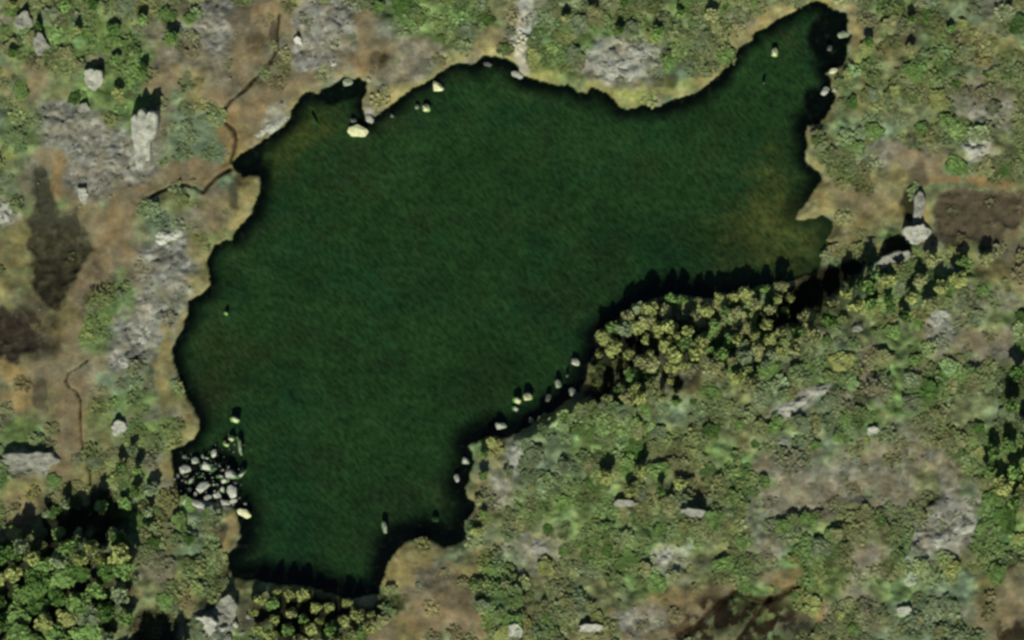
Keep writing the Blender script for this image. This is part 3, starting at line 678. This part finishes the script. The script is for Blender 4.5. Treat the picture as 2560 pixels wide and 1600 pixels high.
OUT = [ # px py rx ry rot h tone label short mode taper
 (364,345,28,68,-2,4.5,'pale','long pale tongue of bedrock with a tall black-shadowed north face','the pale rock tongue','wedge',.25),
 (240,200,26,22,-15,2.2,'pale','rounded whitish rock among bright green shrubs in the northwest','the rounded northwest rock','wedge',0),
 (68,58,20,22,30,2.6,'grey','grey rock split by a black cleft near the northwest corner','the cleft corner rock','wedge',0),
 (112,118,17,28,28,2.4,'grey','narrow grey ledge on the lower side of the black cleft','the narrow cleft ledge','wedge',0),
 (214,272,14,12,10,1.2,'grey','small grey ledge with a black notch on the northwest slope','the notched ledge','wedge',0),
 (684,318,52,13,32,0.7,'pale','smooth pale slab sloping into the water by the northwest inlet','the inlet slab','dome',0),
 (420,592,40,17,14,1.0,'white','bright white slab amid grey bedrock west of the lake','the white western slab','dome',0),
 (210,488,13,19,10,1.2,'pale','small pale block at the head of the long peaty pool','the pool-head block','wedge',0),
 (746,104,10,9,0,1.3,'white','little white rock with a dark notch on the northern grey patch','the little white rock','wedge',0),
 (834,162,9,8,0,.7,'white','tiny white rock on pinkish ground above the headland','the tiny headland rock','dome',0),
 (2432,368,34,30,20,.9,'pale','pale blocky outcrop above the rusty rim of the eastern pool','the eastern pale outcrop','dome',0),
 (2288,585,30,24,24,2.2,'pale','pale ledge beside a black hollow west of the murky pool','the pale hollow ledge','wedge',0),
 (2230,652,42,20,18,3.2,'grey','grey ledge dropping into a deep black hollow in the east','the grey hollow ledge','wedge',0),
 (2294,520,12,46,-6,1.7,'grey','upright grey rib beside the narrow black cleft in the east','the grey rib','wedge',0),
 (1968,1020,54,17,28,.8,'pale','long pale slab lying diagonally on the southeast slope','the diagonal pale slab','dome',0),
 (2044,974,30,10,30,.6,'pale','thin pale slab uphill of the long diagonal one','the thin upper slab','dome',0),
 (2410,1322,42,15,22,.8,'pale','pale streak of bedrock in the southeast grey patch','the southeast rock streak','dome',0),
 (2342,1345,17,22,-28,.7,'pale','blunt pale rock just west of the southeast streak','the blunt pale rock','dome',0),
 (2275,1440,20,24,-14,1.1,'green','greenish white rock at the lower end of the southeast bedrock','the greenish rock','dome',0),
 (1732,1278,30,11,-14,1.9,'grey','grey ledge with a black arch of shadow on the southern slope','the arch-shadow ledge','wedge',0),
 (1478,1566,30,11,6,1.5,'pale','flat pale ledge with a black shadow line near the bottom edge','the flat bottom ledge','wedge',0),
 (1288,1572,16,22,0,1.6,'pale','bluish white rock block near the bottom edge','the bluish bottom block','wedge',0),
 (80,1152,62,26,6,2.1,'grey','broad grey ledge above a long black shadow in the southwest','the broad southwest ledge','wedge',0),
 (1288,1142,15,40,0,.9,'pale','upright pale slab standing back from the southeast shore','the upright shore slab','dome',0),
 (300,1068,20,16,20,1.5,'pale','jagged pale rock in green heath west of the boulder cove','the jagged heath rock','wedge',0),
 (312,900,14,20,-4,.7,'pale','short pale hump in the western bedrock','the short pale hump','dome',0),
 (362,838,14,30,-28,.7,'pale','slanting pale strip of bedrock near the western shore','the slanting strip','dome',0),
 (1660,1388,30,18,36,.7,'pale','dull pale rock in the middle of the southern heath','the dull heath rock','dome',0),
 (2345,792,26,24,36,.8,'pale','smooth pinkish white rock uphill of the eastern thicket','the smooth uphill rock','dome',0),
 (12,532,22,28,10,1.0,'pale','bluish pale rock cut by the western edge of the picture','the western edge rock','dome',0),
 (2258,1524,17,13,0,.9,'pale','squat pale rock among shrubs at the lower right','the squat lower rock','wedge',0),
 (1560,1256,28,10,4,1.9,'grey','low grey ledge under a dark shadow on the southern heath','the low heath ledge','wedge',0),
 (1345,1372,24,24,0,.8,'grey','lichen-grey hump south of the upright shore slab','the lichen hump','dome',0),
 (1608,128,40,22,10,.5,'pale','northern grey bedrock dome, its upper smooth hump','the northern dome','dome',0),
 (1540,170,60,34,-8,.6,'pale','broad pale bedrock dome on the northern headland','the headland dome','dome',0),
 (2175,1074,14,11,10,1.2,'pale','small pale rock with a dark notch on the eastern slope','the small slope rock','wedge',0),
 (520,1556,24,22,-20,2.0,'pale','whitish block at the bottom beside the black thicket gap','the bottom thicket block','wedge',0),
 (572,1512,24,26,-30,2.2,'grey','grey crag above the black gap by the south shore','the south shore crag','wedge',0),
 (1955,1100,16,10,30,.6,'grey','faint grey rib south of the diagonal slab','the faint grey rib','dome',0),
 (2140,820,16,12,30,.9,'grey','grey knob poking out of the eastern thicket','the thicket knob','dome',0),
]
for i, t in enumerate(OUT):
    px, py, rx, ry, rot, h, tone, label, short, mode, taper = t
    outcrop(px, py, rx, ry, rot, h, tone, label, i, mode, taper, short)

# ------------------------------------------------------------------ boulders
def boulder_mesh(seed):
    import bmesh
    r = np.random.default_rng(300 + seed)
    bm = bmesh.new(); bmesh.ops.create_icosphere(bm, subdivisions=2, radius=1.0)
    cuts = [(Vector(r.standard_normal(3)).normalized(), 0.46 + .36 * r.random()) for _ in range(13)]
    off = r.random(3) * 50
    for v in bm.verts:
        p = v.co.copy()
        for nrm, d in cuts:
            e = p.dot(nrm) - d
            if e > 0: p -= nrm * e
        p *= 1 + 0.12 * float(perlin(np.array([p.x * 1.7 + off[0] + p.z]), np.array([p.y * 1.7 + off[1] - p.z]), 9)[0])
        v.co = p
    me = bpy.data.meshes.new('boulder'); bm.to_mesh(me); bm.free()
    me.materials.append(None)
    return me
BM = {}
for tone in M_ROCK:
    for k in range(4):
        me = boulder_mesh(k); me.materials[0] = M_ROCK[tone]; BM[tone, k] = me
def boulder(px, py, rx, ry, rot, tone, label, hfac=.75, sub=0.0, group=None, short=None):
    x, y = wx(px), wy(py)
    o = link(bpy.data.objects.new('boulder', BM[tone, random.randrange(4)]))
    g = float(gz(x, y)); rz = hfac * min(rx, ry) * S
    lvl = max(g + rz * .35, 0.05) if sub == 0 else -sub
    if g < 0 and sub == 0:      # standing in the shallows: tall enough to reach the bed
        top = rz * .9; rz = max((top - g) * .55, rz * .8); lvl = top - rz
    o.location = (x, y, lvl)
    o.scale = (rx * S * 1.3, ry * S * 1.3, rz * 1.15)
    o.rotation_euler = (random.uniform(-.15, .15), random.uniform(-.15, .15), math.radians(rot))
    tag(o, label, 'boulder', group or 'boulders along the shore')
    if short: LANDMARK.append((x, y, short))
    return o
SINGLE = [
 (890,330,23,19,15,'cream','largest cream boulder standing off the tip of the northern headland','the big cream boulder'),
 (884,302,9,7,0,'dim','small wet stone just above the largest cream boulder',None),
 (923,299,9,12,0,'pale','pale stone at the very tip of the northern headland',None),
 (1093,218,16,14,10,'cream','second largest cream boulder close under the northern shore','the second cream boulder'),
 (1066,272,10,11,0,'cream','round yellowish stone in open water off the northern shore',None),
 (1043,268,6,7,0,'green','little greenish stone left of the round yellowish stone',None),
 (980,290,7,6,0,'dim','dull wet stone beside the headland bank',None),
 (870,207,12,11,20,'green','mossy stone at the head of the bay west of the headland',None),
 (922,201,8,6,0,'pale','pale stone where the headland joins the bank',None),
 (1217,161,10,7,0,'dim','grey wet stone in the shadowy northern corner of the lake',None),
 (1290,187,14,10,-10,'pale','pale stone at the foot of the white gravel streak',None),
 (1937,133,9,13,-10,'cream','lone yellowish stone in the water of the northeast arm',None),
 (2106,88,14,10,20,'green','greenish stone on the east bank of the northeast arm',None),
 (2074,122,7,9,-20,'dim','small wet stone below the greenish northeast stone',None),
 (2082,178,15,6,0,'cream','flat straw-coloured stone jutting from the northeast bank',None),
 (2062,228,13,10,-15,'white','bright white boulder on the northeast shore','the white northeast boulder'),
 (2086,226,9,7,0,'green','smaller greenish stone touching the white northeast boulder',None),
 (563,784,5,6,0,'cream','tiny pale stone alone in water off the western shore',None),
 (960,1319,9,14,22,'green','lone greenish stone in the water near the southern bay',None),
 (1438,907,11,10,-20,'white','white stone in dark water at the edge of the shore thicket',None),
 (1290,1002,10,10,0,'cream','left one of two cream stones touching off the southeast shore',None),
 (1320,994,12,11,0,'cream','right one of two cream stones touching off the southeast shore',None),
 (1286,1022,8,8,0,'pale','pale stone just below the pair of cream stones',None),
 (1370,995,10,8,0,'dim','grey stone midway along the dark southeast shallows',None),
 (1396,962,8,13,10,'green','tall narrow greenish stone in the dark southeast shallows',None),
 (1432,982,9,12,20,'pale','tawny pale stone against the dark southeast bank',None),
 (1418,938,6,5,0,'dim','small dull stone below the white thicket-edge stone',None),
 (1472,998,8,7,0,'dim','dull grey stone on the black southeast bank',None),
 (1328,1052,9,8,0,'pale','pale stone close to the bank west of the dark shallows',None),
 (1250,1066,17,11,18,'pale','broad pale double-humped stone off the upright shore slab',None),
 (1163,1153,12,10,0,'pale','round pale stone on the small southern point',None),
 (1142,1196,10,8,40,'pale','lozenge-shaped pale stone below the small southern point',None),
 (607,1283,17,12,-12,'cream','cream wedge-shaped boulder at the mouth of the boulder cove','the cream cove-mouth boulder'),
 (584,1050,11,10,0,'cream','yellowish round stone north of the boulder cove','the round stone above the cove'),
 (1910,205,6,5,0,'dim','tiny wet stone in the water of the northeast narrows',None),
]
for px, py, rx, ry, rot, tone, label, short in SINGLE:
    boulder(px, py, rx, ry, rot, tone, label, short=short)
boulder(784,300,8,16,12,'dim','pale drowned stone under shallow water near the northwest bay',sub=.75)
boulder(1088,1300,9,8,0,'dim','pale drowned stone under water near the tan southern point',sub=.75)
COVE = [(580,1097,9,10,20,'cream'),(562,1111,10,8,-10,'cream'),(600,1118,6,14,10,'green'),(534,1134,13,9,30,'pale'),(513,1146,11,8,20,'pale'),(488,1153,9,11,0,'pale'),
 (462,1143,10,7,30,'dim'),(516,1168,18,10,12,'pale'),(537,1171,7,7,0,'grey'),(463,1175,12,11,0,'pale'),(606,1184,14,7,12,'pale'),(576,1188,18,9,10,'grey'),(548,1192,10,7,0,'grey'),
 (500,1192,9,6,0,'dim'),(476,1204,10,7,30,'grey'),(561,1203,12,8,0,'white'),(508,1219,15,11,20,'pale'),(535,1212,8,7,0,'grey'),(542,1238,15,11,-20,'pale'),(577,1228,12,15,-15,'pale'),
 (495,1262,20,9,8,'pale'),(461,1256,13,8,24,'pale'),(526,1276,10,12,0,'grey'),(560,1258,13,8,0,'grey'),(582,1254,9,7,0,'pale'),(520,1245,10,7,0,'grey'),(488,1236,9,8,0,'grey'),(472,1226,7,6,0,'dim'),(555,1224,9,7,0,'grey'),(547,1160,6,5,0,'dim'),(590,1205,8,6,0,'dim'),(444,1190,7,8,0,'dim')]
COVE = [c[:5] + ({'pale': 'white', 'grey': 'pale'}.get(c[5], c[5]),) for c in COVE]
SOUTH = [(560,1570,11,10,0,'pale'),(540,1588,12,9,0,'grey'),(590,1560,8,7,0,'pale'),(604,1582,10,8,0,'grey'),(574,1594,9,7,0,'grey'),(506,1578,8,8,0,'grey'),(548,1540,9,7,0,'grey'),(622,1540,7,6,0,'grey')]
SIZE = lambda r: 'large' if r > 13 else ('mid-sized' if r > 9 else 'small')
TONE = {'cream': 'cream', 'pale': 'pale grey', 'white': 'white', 'grey': 'grey', 'green': 'mossy', 'dim': 'dark wet'}
ORD = ['first', 'second', 'third', 'fourth', 'fifth', 'sixth', 'seventh', 'eighth', 'ninth', 'tenth', 'eleventh', 'twelfth', 'thirteenth', 'fourteenth', 'fifteenth', 'sixteenth',
       'seventeenth', 'eighteenth', 'nineteenth', 'twentieth']
def rows(items, band, key_y, key_x):
    """number things in bands from the top of the picture and, in each, from the west"""
    items = sorted(items, key=key_y); y0 = key_y(items[0]); out = {}
    for it in items: out.setdefault(int((key_y(it) - y0) / band), []).append(it)
    res = []
    for n, b in enumerate(sorted(out)):
        for k, it in enumerate(sorted(out[b], key=key_x)): res.append((n, k, it))
    return res
for lst, place, grp, band in ((COVE, 'southwest cove heap', 'boulders heaped in the southwest cove', 34), (SOUTH, 'rubble at the bottom edge', 'rubble by the southern thicket', 26)):
    for n, k, it in rows(lst, band, lambda q: q[1], lambda q: q[0]):
        f_ = random.uniform(.7, 1.3); it = it[:2] + (it[2] * f_, it[3] * f_ * random.uniform(.8, 1.2), it[4] + random.uniform(-40, 40)) + it[5:]
        boulder(*it[:6], f'{SIZE(it[2])} {TONE[it[5]]} boulder, {ORD[k]} from west in {ORD[n]} row, {place}', group=grp)

# ------------------------------------------------------------------ leaves
def leaf_quads(centres, size, r, up=0.9):
    """small bent leaf sprays: four-cornered faces with random tilt, facing mostly upwards"""
    n = len(centres)
    nr = r.standard_normal((n, 3)); nr[:, 2] = np.abs(nr[:, 2]) + up
    nr /= np.linalg.norm(nr, axis=1)[:, None]
    t = np.cross(nr, r.standard_normal((n, 3))); t /= np.linalg.norm(t, axis=1)[:, None] + 1e-9
    b = np.cross(nr, t)
    s = (size * (0.6 + 0.8 * r.random(n)))[:, None]; s2 = s * (0.55 + 0.5 * r.random(n))[:, None]
    v = np.stack([centres - t * s, centres - b * s2, centres + t * s * 1.1, centres + b * s2], 1).reshape(-1, 3)
    return v, np.arange(n * 4).reshape(n, 4)

HUE = {'yellow-green': (152,160,98), 'mid-green': (114,142,80), 'dark green': (82,110,56), 'grey-green': (126,140,104), 'olive': (140,144,98)}
M_LEAF = {k: leaf_material('leaves_' + k.replace('-', '_').replace(' ', '_'), tuple(lin(v) * 1.12)) for k, v in HUE.items()}
M_COVER = leaf_material('heath_cover')

def crown_mesh(seed, nblob, nleaf, mat, flat=.75, leaf=.17, name='crown'):
    """unit crown: radius 1, sitting between z=0 and about 1; clumps with gaps between them"""
    r = np.random.default_rng(500 + seed)
    cs = []; 
    for k in range(nblob):
        a = 2.4 * k + r.random() * .9; rr = 0.66 * math.sqrt((k + .4) / nblob) * (0.85 + .4 * r.random())
        cs.append((rr * math.cos(a), rr * math.sin(a), 0.35 + .5 * (1 - rr) * r.random() + .15 * r.random(), .26 + .18 * r.random()))
    cen, shade = [], []
    per = nleaf // nblob
    for x, y, zc, rad in cs:
        d = r.standard_normal((per, 3)); d /= np.linalg.norm(d, axis=1)[:, None]
        d *= (rad * r.random(per) ** .45)[:, None]; d[:, 2] *= flat
        cen.append(d + (x, y, zc)); shade.append(np.full(per, 0.82 + .4 * r.random()))
    cen = np.concatenate(cen); shade = np.concatenate(shade)
    shade = shade * (0.8 + .4 * r.random(len(cen)))
    v, f = leaf_quads(cen, leaf, r)
    c = np.repeat(np.stack([shade * (0.92 + .16 * r.random(len(cen))), shade, shade * .95, np.ones_like(shade)], 1), 4, 0)
    return mesh_np(name, v, f, mat, False, c)

def stem_mesh(seed, limbs, mat, name):
    """unit stem, height 1, with forking limbs"""
    r = np.random.default_rng(700 + seed); vs, fs = [], []
    def tube(p, q, r0, r1, bend):
        k = 5; segs = 4; base = len(vs)
        p = np.array(p); q = np.array(q); mid = (p + q) / 2 + bend
        for i in range(segs):
            t = i / (segs - 1); c = (1 - t) ** 2 * p + 2 * t * (1 - t) * mid + t * t * q; rad = r0 + (r1 - r0) * t
            for j in range(k): vs.append(c + rad * np.array([math.cos(6.283 * j / k), math.sin(6.283 * j / k), 0]))
        for i in range(segs - 1):
            for j in range(k):
                a = base + i * k + j; b_ = base + i * k + (j + 1) % k
                fs.append((a, b_, b_ + k, a + k))
    tube((0, 0, -.08), (.05 * r.standard_normal(), .05 * r.standard_normal(), .8), .028, .008, .04 * r.standard_normal(3))
    for i in range(limbs):
        a = 6.283 * (i + r.random() * .6) / limbs; h0 = .25 + .35 * r.random(); L = .16 + .14 * r.random()
        tube((0, 0, h0), (L * math.cos(a), L * math.sin(a), h0 + .3), .013, .004, np.array([0, 0, -.03]))
    return mesh_np(name, np.array(vs), np.array(fs), mat, True)

CROWN = {(h, k): crown_mesh(k, 10 + k % 4, 520, M_LEAF[h], .7, .215) for h in HUE for k in range(6)}
TRUNK = [stem_mesh(k, 5, M_BARK, 'trunk') for k in range(5)]
M_BUSH = {k: leaf_material('shrub_leaves_' + k.replace('-', '_').replace(' ', '_'), tuple(lin(v) * 0.84)) for k, v in HUE.items()}
BUSH = {(h, k): crown_mesh(40 + k, 8, 240, M_BUSH[h], .45, .27, 'foliage') for h in HUE for k in range(5)}
STEM = [stem_mesh(30 + k, 6, M_STEM, 'stem') for k in range(4)]

def plant(name, x, y, h, r, hue, cat, label, group, crowns, stems, cn, sn, c0=.28):
    e = bpy.data.objects.new(name, None); e.empty_display_size = .3
    link(e); e.location = (x, y, float(gz(x, y)) - .03); e.rotation_euler = (0, 0, random.random() * 6.283)
    s = link(bpy.data.objects.new(sn, random.choice(stems)), e); s.scale = (max(h * .8, r * 1.2), max(h * .8, r * 1.2), h)
    c = link(bpy.data.objects.new(cn, crowns[hue, random.randrange(5)]), e)
    c.location = (0, 0, h * c0); c.scale = (r * random.uniform(.9, 1.12), r * random.uniform(.9, 1.12), h * (1 - c0) * .92)
    return tag(e, label, cat, group)

def fill(poly, spacing, avoid=()):
    pp = poly; xs = [p[0] for p in pp]; ys = [p[1] for p in pp]; pts = []
    tries = int((max(xs) - min(xs)) * (max(ys) - min(ys)) * S * S / spacing ** 2 * 14)
    for _ in range(tries):
        q = (random.uniform(min(xs), max(xs)), random.uniform(min(ys), max(ys)))
        if not in_poly(*q, pp): continue
        if any((q[0] - a) ** 2 + (q[1] - b) ** 2 < c * c for a, b, c in avoid): continue
        if any((q[0] - a[0]) ** 2 + (q[1] - a[1]) ** 2 < (spacing / S) ** 2 for a in pts): continue
        if float(glake(wx(q[0]), wy(q[1]))) < -0.2: continue
        pts.append(q)
    return pts

ZONES = [ # outline, spacing, heights, radii, hues, place words, avoid
 ([(1478,880),(1500,850),(1535,806),(1600,765),(1660,740),(1740,752),(1830,730),(1960,716),(1975,740),(1935,820),(1930,920),(1880,965),(1800,935),(1765,930),(1740,880),(1725,900),(1735,985),(1690,1000),(1610,1005),(1540,1000),(1480,1000),(1462,960),(1475,910)],
  2.75, (3.4, 6.6), (0.8, 2.4), ['yellow-green'] * 5 + ['olive'] * 3 + ['mid-green'] * 2 + ['grey-green'], 'southeast shore thicket', [(1528,915,42), (1490,965,34), (1722,980,40), (1640,935,26), (1600,880,20), (1560,850,26), (1850,870,22), (1640,850,24), (1700,800,18), (1790,830,50), (1880,800,34), (1590,800,18), (1760,900,24), (1660,900,22), (1600,930,20), (1740,770,16), (1820,760,18), (1900,750,16)]),
 ([(1740,790),(1850,780),(1910,860),(1900,950),(1800,920),(1740,870)], 3.3, (1.6, 2.8), (1.4, 2.2), ['mid-green'] * 3 + ['olive', 'grey-green'], 'low bright clearing inside the thicket', []),
 ([(1935,832),(2000,806),(2064,748),(2150,696),(2185,690),(2190,722),(2090,790),(1990,868),(1940,885)], 3.3, (6, 9), (1.5, 2.4), ['mid-green', 'yellow-green', 'olive', 'dark green'], 'row south of the black shadow band', []),
 ([(2190,672),(2300,648),(2440,636),(2475,660),(2390,700),(2350,770),(2280,790),(2200,790),(2120,790)], 4.6, (3, 4.6), (1.4, 2.1), ['mid-green', 'yellow-green', 'olive', 'dark green'], 'thicket south of the murky pool', [(2345,792,40)]),
 ([(-30,1375),(60,1345),(110,1350),(180,1372),(215,1330),(262,1342),(330,1362),(345,1430),(340,1500),(325,1560),(322,1640),(-30,1640)], 4.2, (3.0, 5.2), (1.8, 3.8), ['mid-green'] * 4 + ['dark green'] * 2 + ['yellow-green', 'grey-green'], 'southwest corner wood', [(200,1360,60),(280,1370,50),(100,1370,40)]),
 ([(110,1240),(250,1235),(330,1260),(335,1330),(240,1335),(120,1330)], 5.0, (2.4, 4), (1.0, 2.0), ['mid-green', 'grey-green', 'olive'], 'shaded edge of the southwest wood', []),
 ([(60,1360),(150,1372),(215,1350),(262,1352),(330,1372),(320,1400),(200,1400),(80,1392)], 3.4, (5, 9), (1.4, 2.6), ['mid-green', 'yellow-green', 'grey-green'], 'tall front of the southwest wood', []),
 ([(290,1125),(350,1120),(385,1200),(395,1330),(350,1335),(322,1230)], 4.0, (3, 4.5), (1.3, 2.0), ['mid-green', 'olive', 'grey-green'], 'strip of trees west of the cove', []),
 ([(640,1470),(720,1474),(800,1492),(880,1508),(930,1530),(925,1570),(890,1600),(800,1620),(700,1620),(640,1590),(634,1520)], 3.0, (3.2, 5), (1.1, 1.8), ['yellow-green'] * 3 + ['mid-green', 'olive'], 'south shore grove', []),
 ([(2480,1100),(2560,1070),(2610,1100),(2610,1250),(2500,1260),(2440,1190)], 3.7, (4, 6.5), (1.6, 2.4), ['mid-green', 'mid-green', 'yellow-green'], 'eastern edge wood', []),
 ([(2505,930),(2610,900),(2610,1060),(2525,1070),(2490,1010)], 4.8, (4.5, 6.5), (1.4, 2.0), ['mid-green', 'dark green', 'grey-green'], 'dark stand on the eastern edge', []),
 ([(325,1650),(455,1650),(455,1690),(325,1690)], 4.0, (8, 9.5), (2.0, 2.6), ['mid-green', 'dark green'], 'tall trees past the bottom edge', []),
 ([(1176,1118),(1222,1096),(1240,1112),(1216,1160),(1214,1260),(1204,1345),(1176,1340),(1196,1280),(1178,1230),(1190,1170)], 3.2, (2.4, 3.4), (1.0, 1.5), ['yellow-green', 'mid-green', 'olive'], 'line of trees along the southern shore', []),
 ([(1510,1180),(1700,1170),(1700,1225),(1620,1230),(1520,1230)], 5.2, (3, 4), (1.3, 1.9), ['mid-green', 'yellow-green', 'dark green'], 'loose group on the southern heath', []),
 ([(2060,70),(2400,20),(2420,110),(2300,150),(2180,150)], 7.0, (2.4, 3.6), (1.1, 1.7), ['olive', 'mid-green', 'dark green'], 'scattered trees in the northeast corner', []),
 ([(1380,10),(1760,5),(1800,70),(1640,90),(1420,80)], 7.0, (2.4, 3.6), (1.1, 1.7), ['mid-green', 'dark green', 'olive'], 'scattered trees along the top edge', []),
 ([(10,20),(420,10),(440,110),(300,240),(200,120),(20,140)], 7.0, (2.4, 3.8), (1.1, 1.7), ['mid-green', 'yellow-green', 'dark green'], 'scattered trees in the northwest corner', [(68,58,40),(112,118,40)]),
]
n_tree = 0
for poly, sp, hs, rs, hues, place, avoid in ZONES:
    pts = fill(poly, sp, avoid)
    if not pts: continue
    for n, k, (a, b) in rows(pts, 48, lambda q: q[1], lambda q: q[0]):
        h = random.uniform(*hs) * float(np.interp(glake(wx(a), wy(b)), [0, 6], [.55, 1])); r = random.uniform(*rs); hue = random.choice(hues)
        plant('birch_tree', wx(a), wy(b), h, r, hue, 'tree', f'{hue} birch, {ORD[min(k, 19)]} from west in {ORD[n]} row, {place}', 'birch trees in ' + place, CROWN, TRUNK, 'crown', 'trunk')
        n_tree += 1

# ------------------------------------------------------------------ shrubs: 300 of the biggest one by one, the low cover as one mass
LANDMARK += [(wx(a), wy(b), t) for a, b, t in ((140,600,'the long peaty pool'),(2450,540,'the murky eastern pool'),(1310,60,'the white gravel streak'),(2010,535,'the straw-coloured eastern spit'),
   (1040,1400,'the tan southern point'),(940,250,'the northern headland'),(590,330,'the rusty bog'),(1700,860,'the shore thicket'),(2000,740,'the black shadow band'),(520,1180,'the boulder cove'),
   (150,1480,'the southwest wood'),(780,1540,'the south shore grove'),(2550,1160,'the eastern wood'),(1840,1540,'the dark southern marsh'),(1960,60,'the northeast arm'),(2145,1390,'the pink bare patch'),(1600,245,'the bright grassy shore'))]
cand = rng.random((90000, 2)) * (262, 166) - (131, 83)
ok = gveg(cand[:, 0], cand[:, 1]) ** 1.4 * (0.42 + 1.3 * fbm(cand[:, 0], cand[:, 1], 9, 3, 221))
cand = cand[(rng.random(len(cand)) < ok * 1.1) & (glake(cand[:, 0], cand[:, 1]) > 1.2)]
for cx, cy, _ in LANDMARK[:len(OUT)]:
    cand = cand[(cand[:, 0] - cx) ** 2 + (cand[:, 1] - cy) ** 2 > 2.6 ** 2]
cell = {}; bigs = []
for x, y in cand:
    if len(bigs) >= 300: break
    if abs(x) > 127 or abs(y) > 79: continue
    if any((x - a) ** 2 + (y - b) ** 2 < 20 for a, b in bigs): continue
    if float(gveg(x, y)) < .55: continue
    bigs.append((float(x), float(y)))
DIR = ['east', 'northeast', 'north', 'northwest', 'west', 'southwest', 'south', 'southeast']
where = {}
for x, y in bigs:
    k = min(range(len(LANDMARK)), key=lambda i: (LANDMARK[i][0] - x) ** 2 + (LANDMARK[i][1] - y) ** 2)
    lx, ly, t = LANDMARK[k]
    d = DIR[int(round(math.atan2(y - ly, x - lx) / (math.pi / 4))) % 8]
    where.setdefault((t, d), []).append(((x - lx) ** 2 + (y - ly) ** 2, x, y))
for (t, d), lst in where.items():
    for n, (_, x, y) in enumerate(sorted(lst)):
        r = random.choice([1.0, 1.3, 1.6, 2.0, 2.6]) * random.uniform(.85, 1.15); h = min(r * random.uniform(.45, .75), 1.3)
        hue = random.choice(['mid-green', 'mid-green', 'yellow-green', 'olive', 'dark green', 'grey-green'])
        plant('heath_shrub', x, y, h, r, hue, 'shrub', f'rounded {hue} shrub, {ORD[n]} one going {d} from {t}', 'larger shrubs scattered over the heath', BUSH, STEM, 'foliage', 'stem', .06)

n = min(len(cand), 4200)
cov = cand[:n]
rad = 0.8 + 1.9 * rng.random(n) ** 1.5
LPC = 64
base = np.repeat(np.stack([cov[:, 0], cov[:, 1], gz(cov[:, 0], cov[:, 1])], 1), LPC, 0)
d = rng.standard_normal((n * LPC, 3)); d /= np.linalg.norm(d, axis=1)[:, None]
d *= rng.random(n * LPC)[:, None] ** .45; d[:, 2] = np.abs(d[:, 2]) * .22
pos = base + d * np.repeat(rad, LPC)[:, None]
v, f = leaf_quads(pos, .33 * np.repeat(rad, LPC) ** .5, rng, 2.6)
pal = lin(np.array([(112,134,74), (98,120,62), (136,144,80), (122,124,76), (116,134,98), (92,108,58), (126,120,86)]))
loc = np.stack([sampler(col[:, k].reshape(GX.shape))(cov[:, 0], cov[:, 1]) for k in range(3)], 1)
pick = (0.30 * pal[rng.integers(0, len(pal), n)] + 0.90 * loc) * (0.80 + .45 * rng.random(n))[:, None]
lc = np.repeat(pick, LPC, 0) * (0.88 + .24 * rng.random(n * LPC))[:, None]
lc = np.repeat(np.concatenate([lc, np.ones((len(lc), 1))], 1), 4, 0)
o = link(bpy.data.objects.new('heath_cover', mesh_np('heath_cover', v, f, M_COVER, False, lc)))
tag(o, 'low mat of dwarf shrubs and heather covering the open ground', 'ground cover', kind='stuff')

# ------------------------------------------------------------------ loose stones on the bare rock
sc = rng.random((30000, 2)) * (258, 162) - (129, 81)
sc = sc[(rng.random(len(sc)) < grock(sc[:, 0], sc[:, 1]) * .35) & (glake(sc[:, 0], sc[:, 1]) > 1.2)][:650]
cvx = np.array([(wx(c[0]) + rng.normal() * 1.3, wy(c[1]) + rng.normal() * 1.0) for c in COVE + SOUTH for _ in range(5)])
sc = np.concatenate([sc, cvx])
bv, bf = [], []
proto = [np.array([tuple(q.co) for q in BM['grey', k].vertices]) for k in range(4)]
pf = [np.array([tuple(p.vertices) for p in BM['grey', k].polygons]) for k in range(4)]
nb = 0
for i, (x, y) in enumerate(sc):
    k = i % 4; r = .16 + .34 * rng.random() ** 2; gx = max(float(gz(x, y)), -.1); a = rng.random() * 6.28
    p = proto[k] * (r, r * (.6 + .5 * rng.random()), r * .6)
    q = np.stack([p[:, 0] * math.cos(a) - p[:, 1] * math.sin(a), p[:, 0] * math.sin(a) + p[:, 1] * math.cos(a), p[:, 2]], 1) + (x, y, gx + r * .2)
    bv.append(q); bf.append(pf[k] + nb); nb += len(q)
o = link(bpy.data.objects.new('scattered_stones', mesh_np('scattered_stones', np.concatenate(bv), np.concatenate(bf), M_ROCK['grey'], False)))
tag(o, 'small loose stones strewn over bedrock and between the cove boulders', 'stones', kind='stuff')
print('trees', n_tree, 'shrubs', len(bigs), 'cover', n)
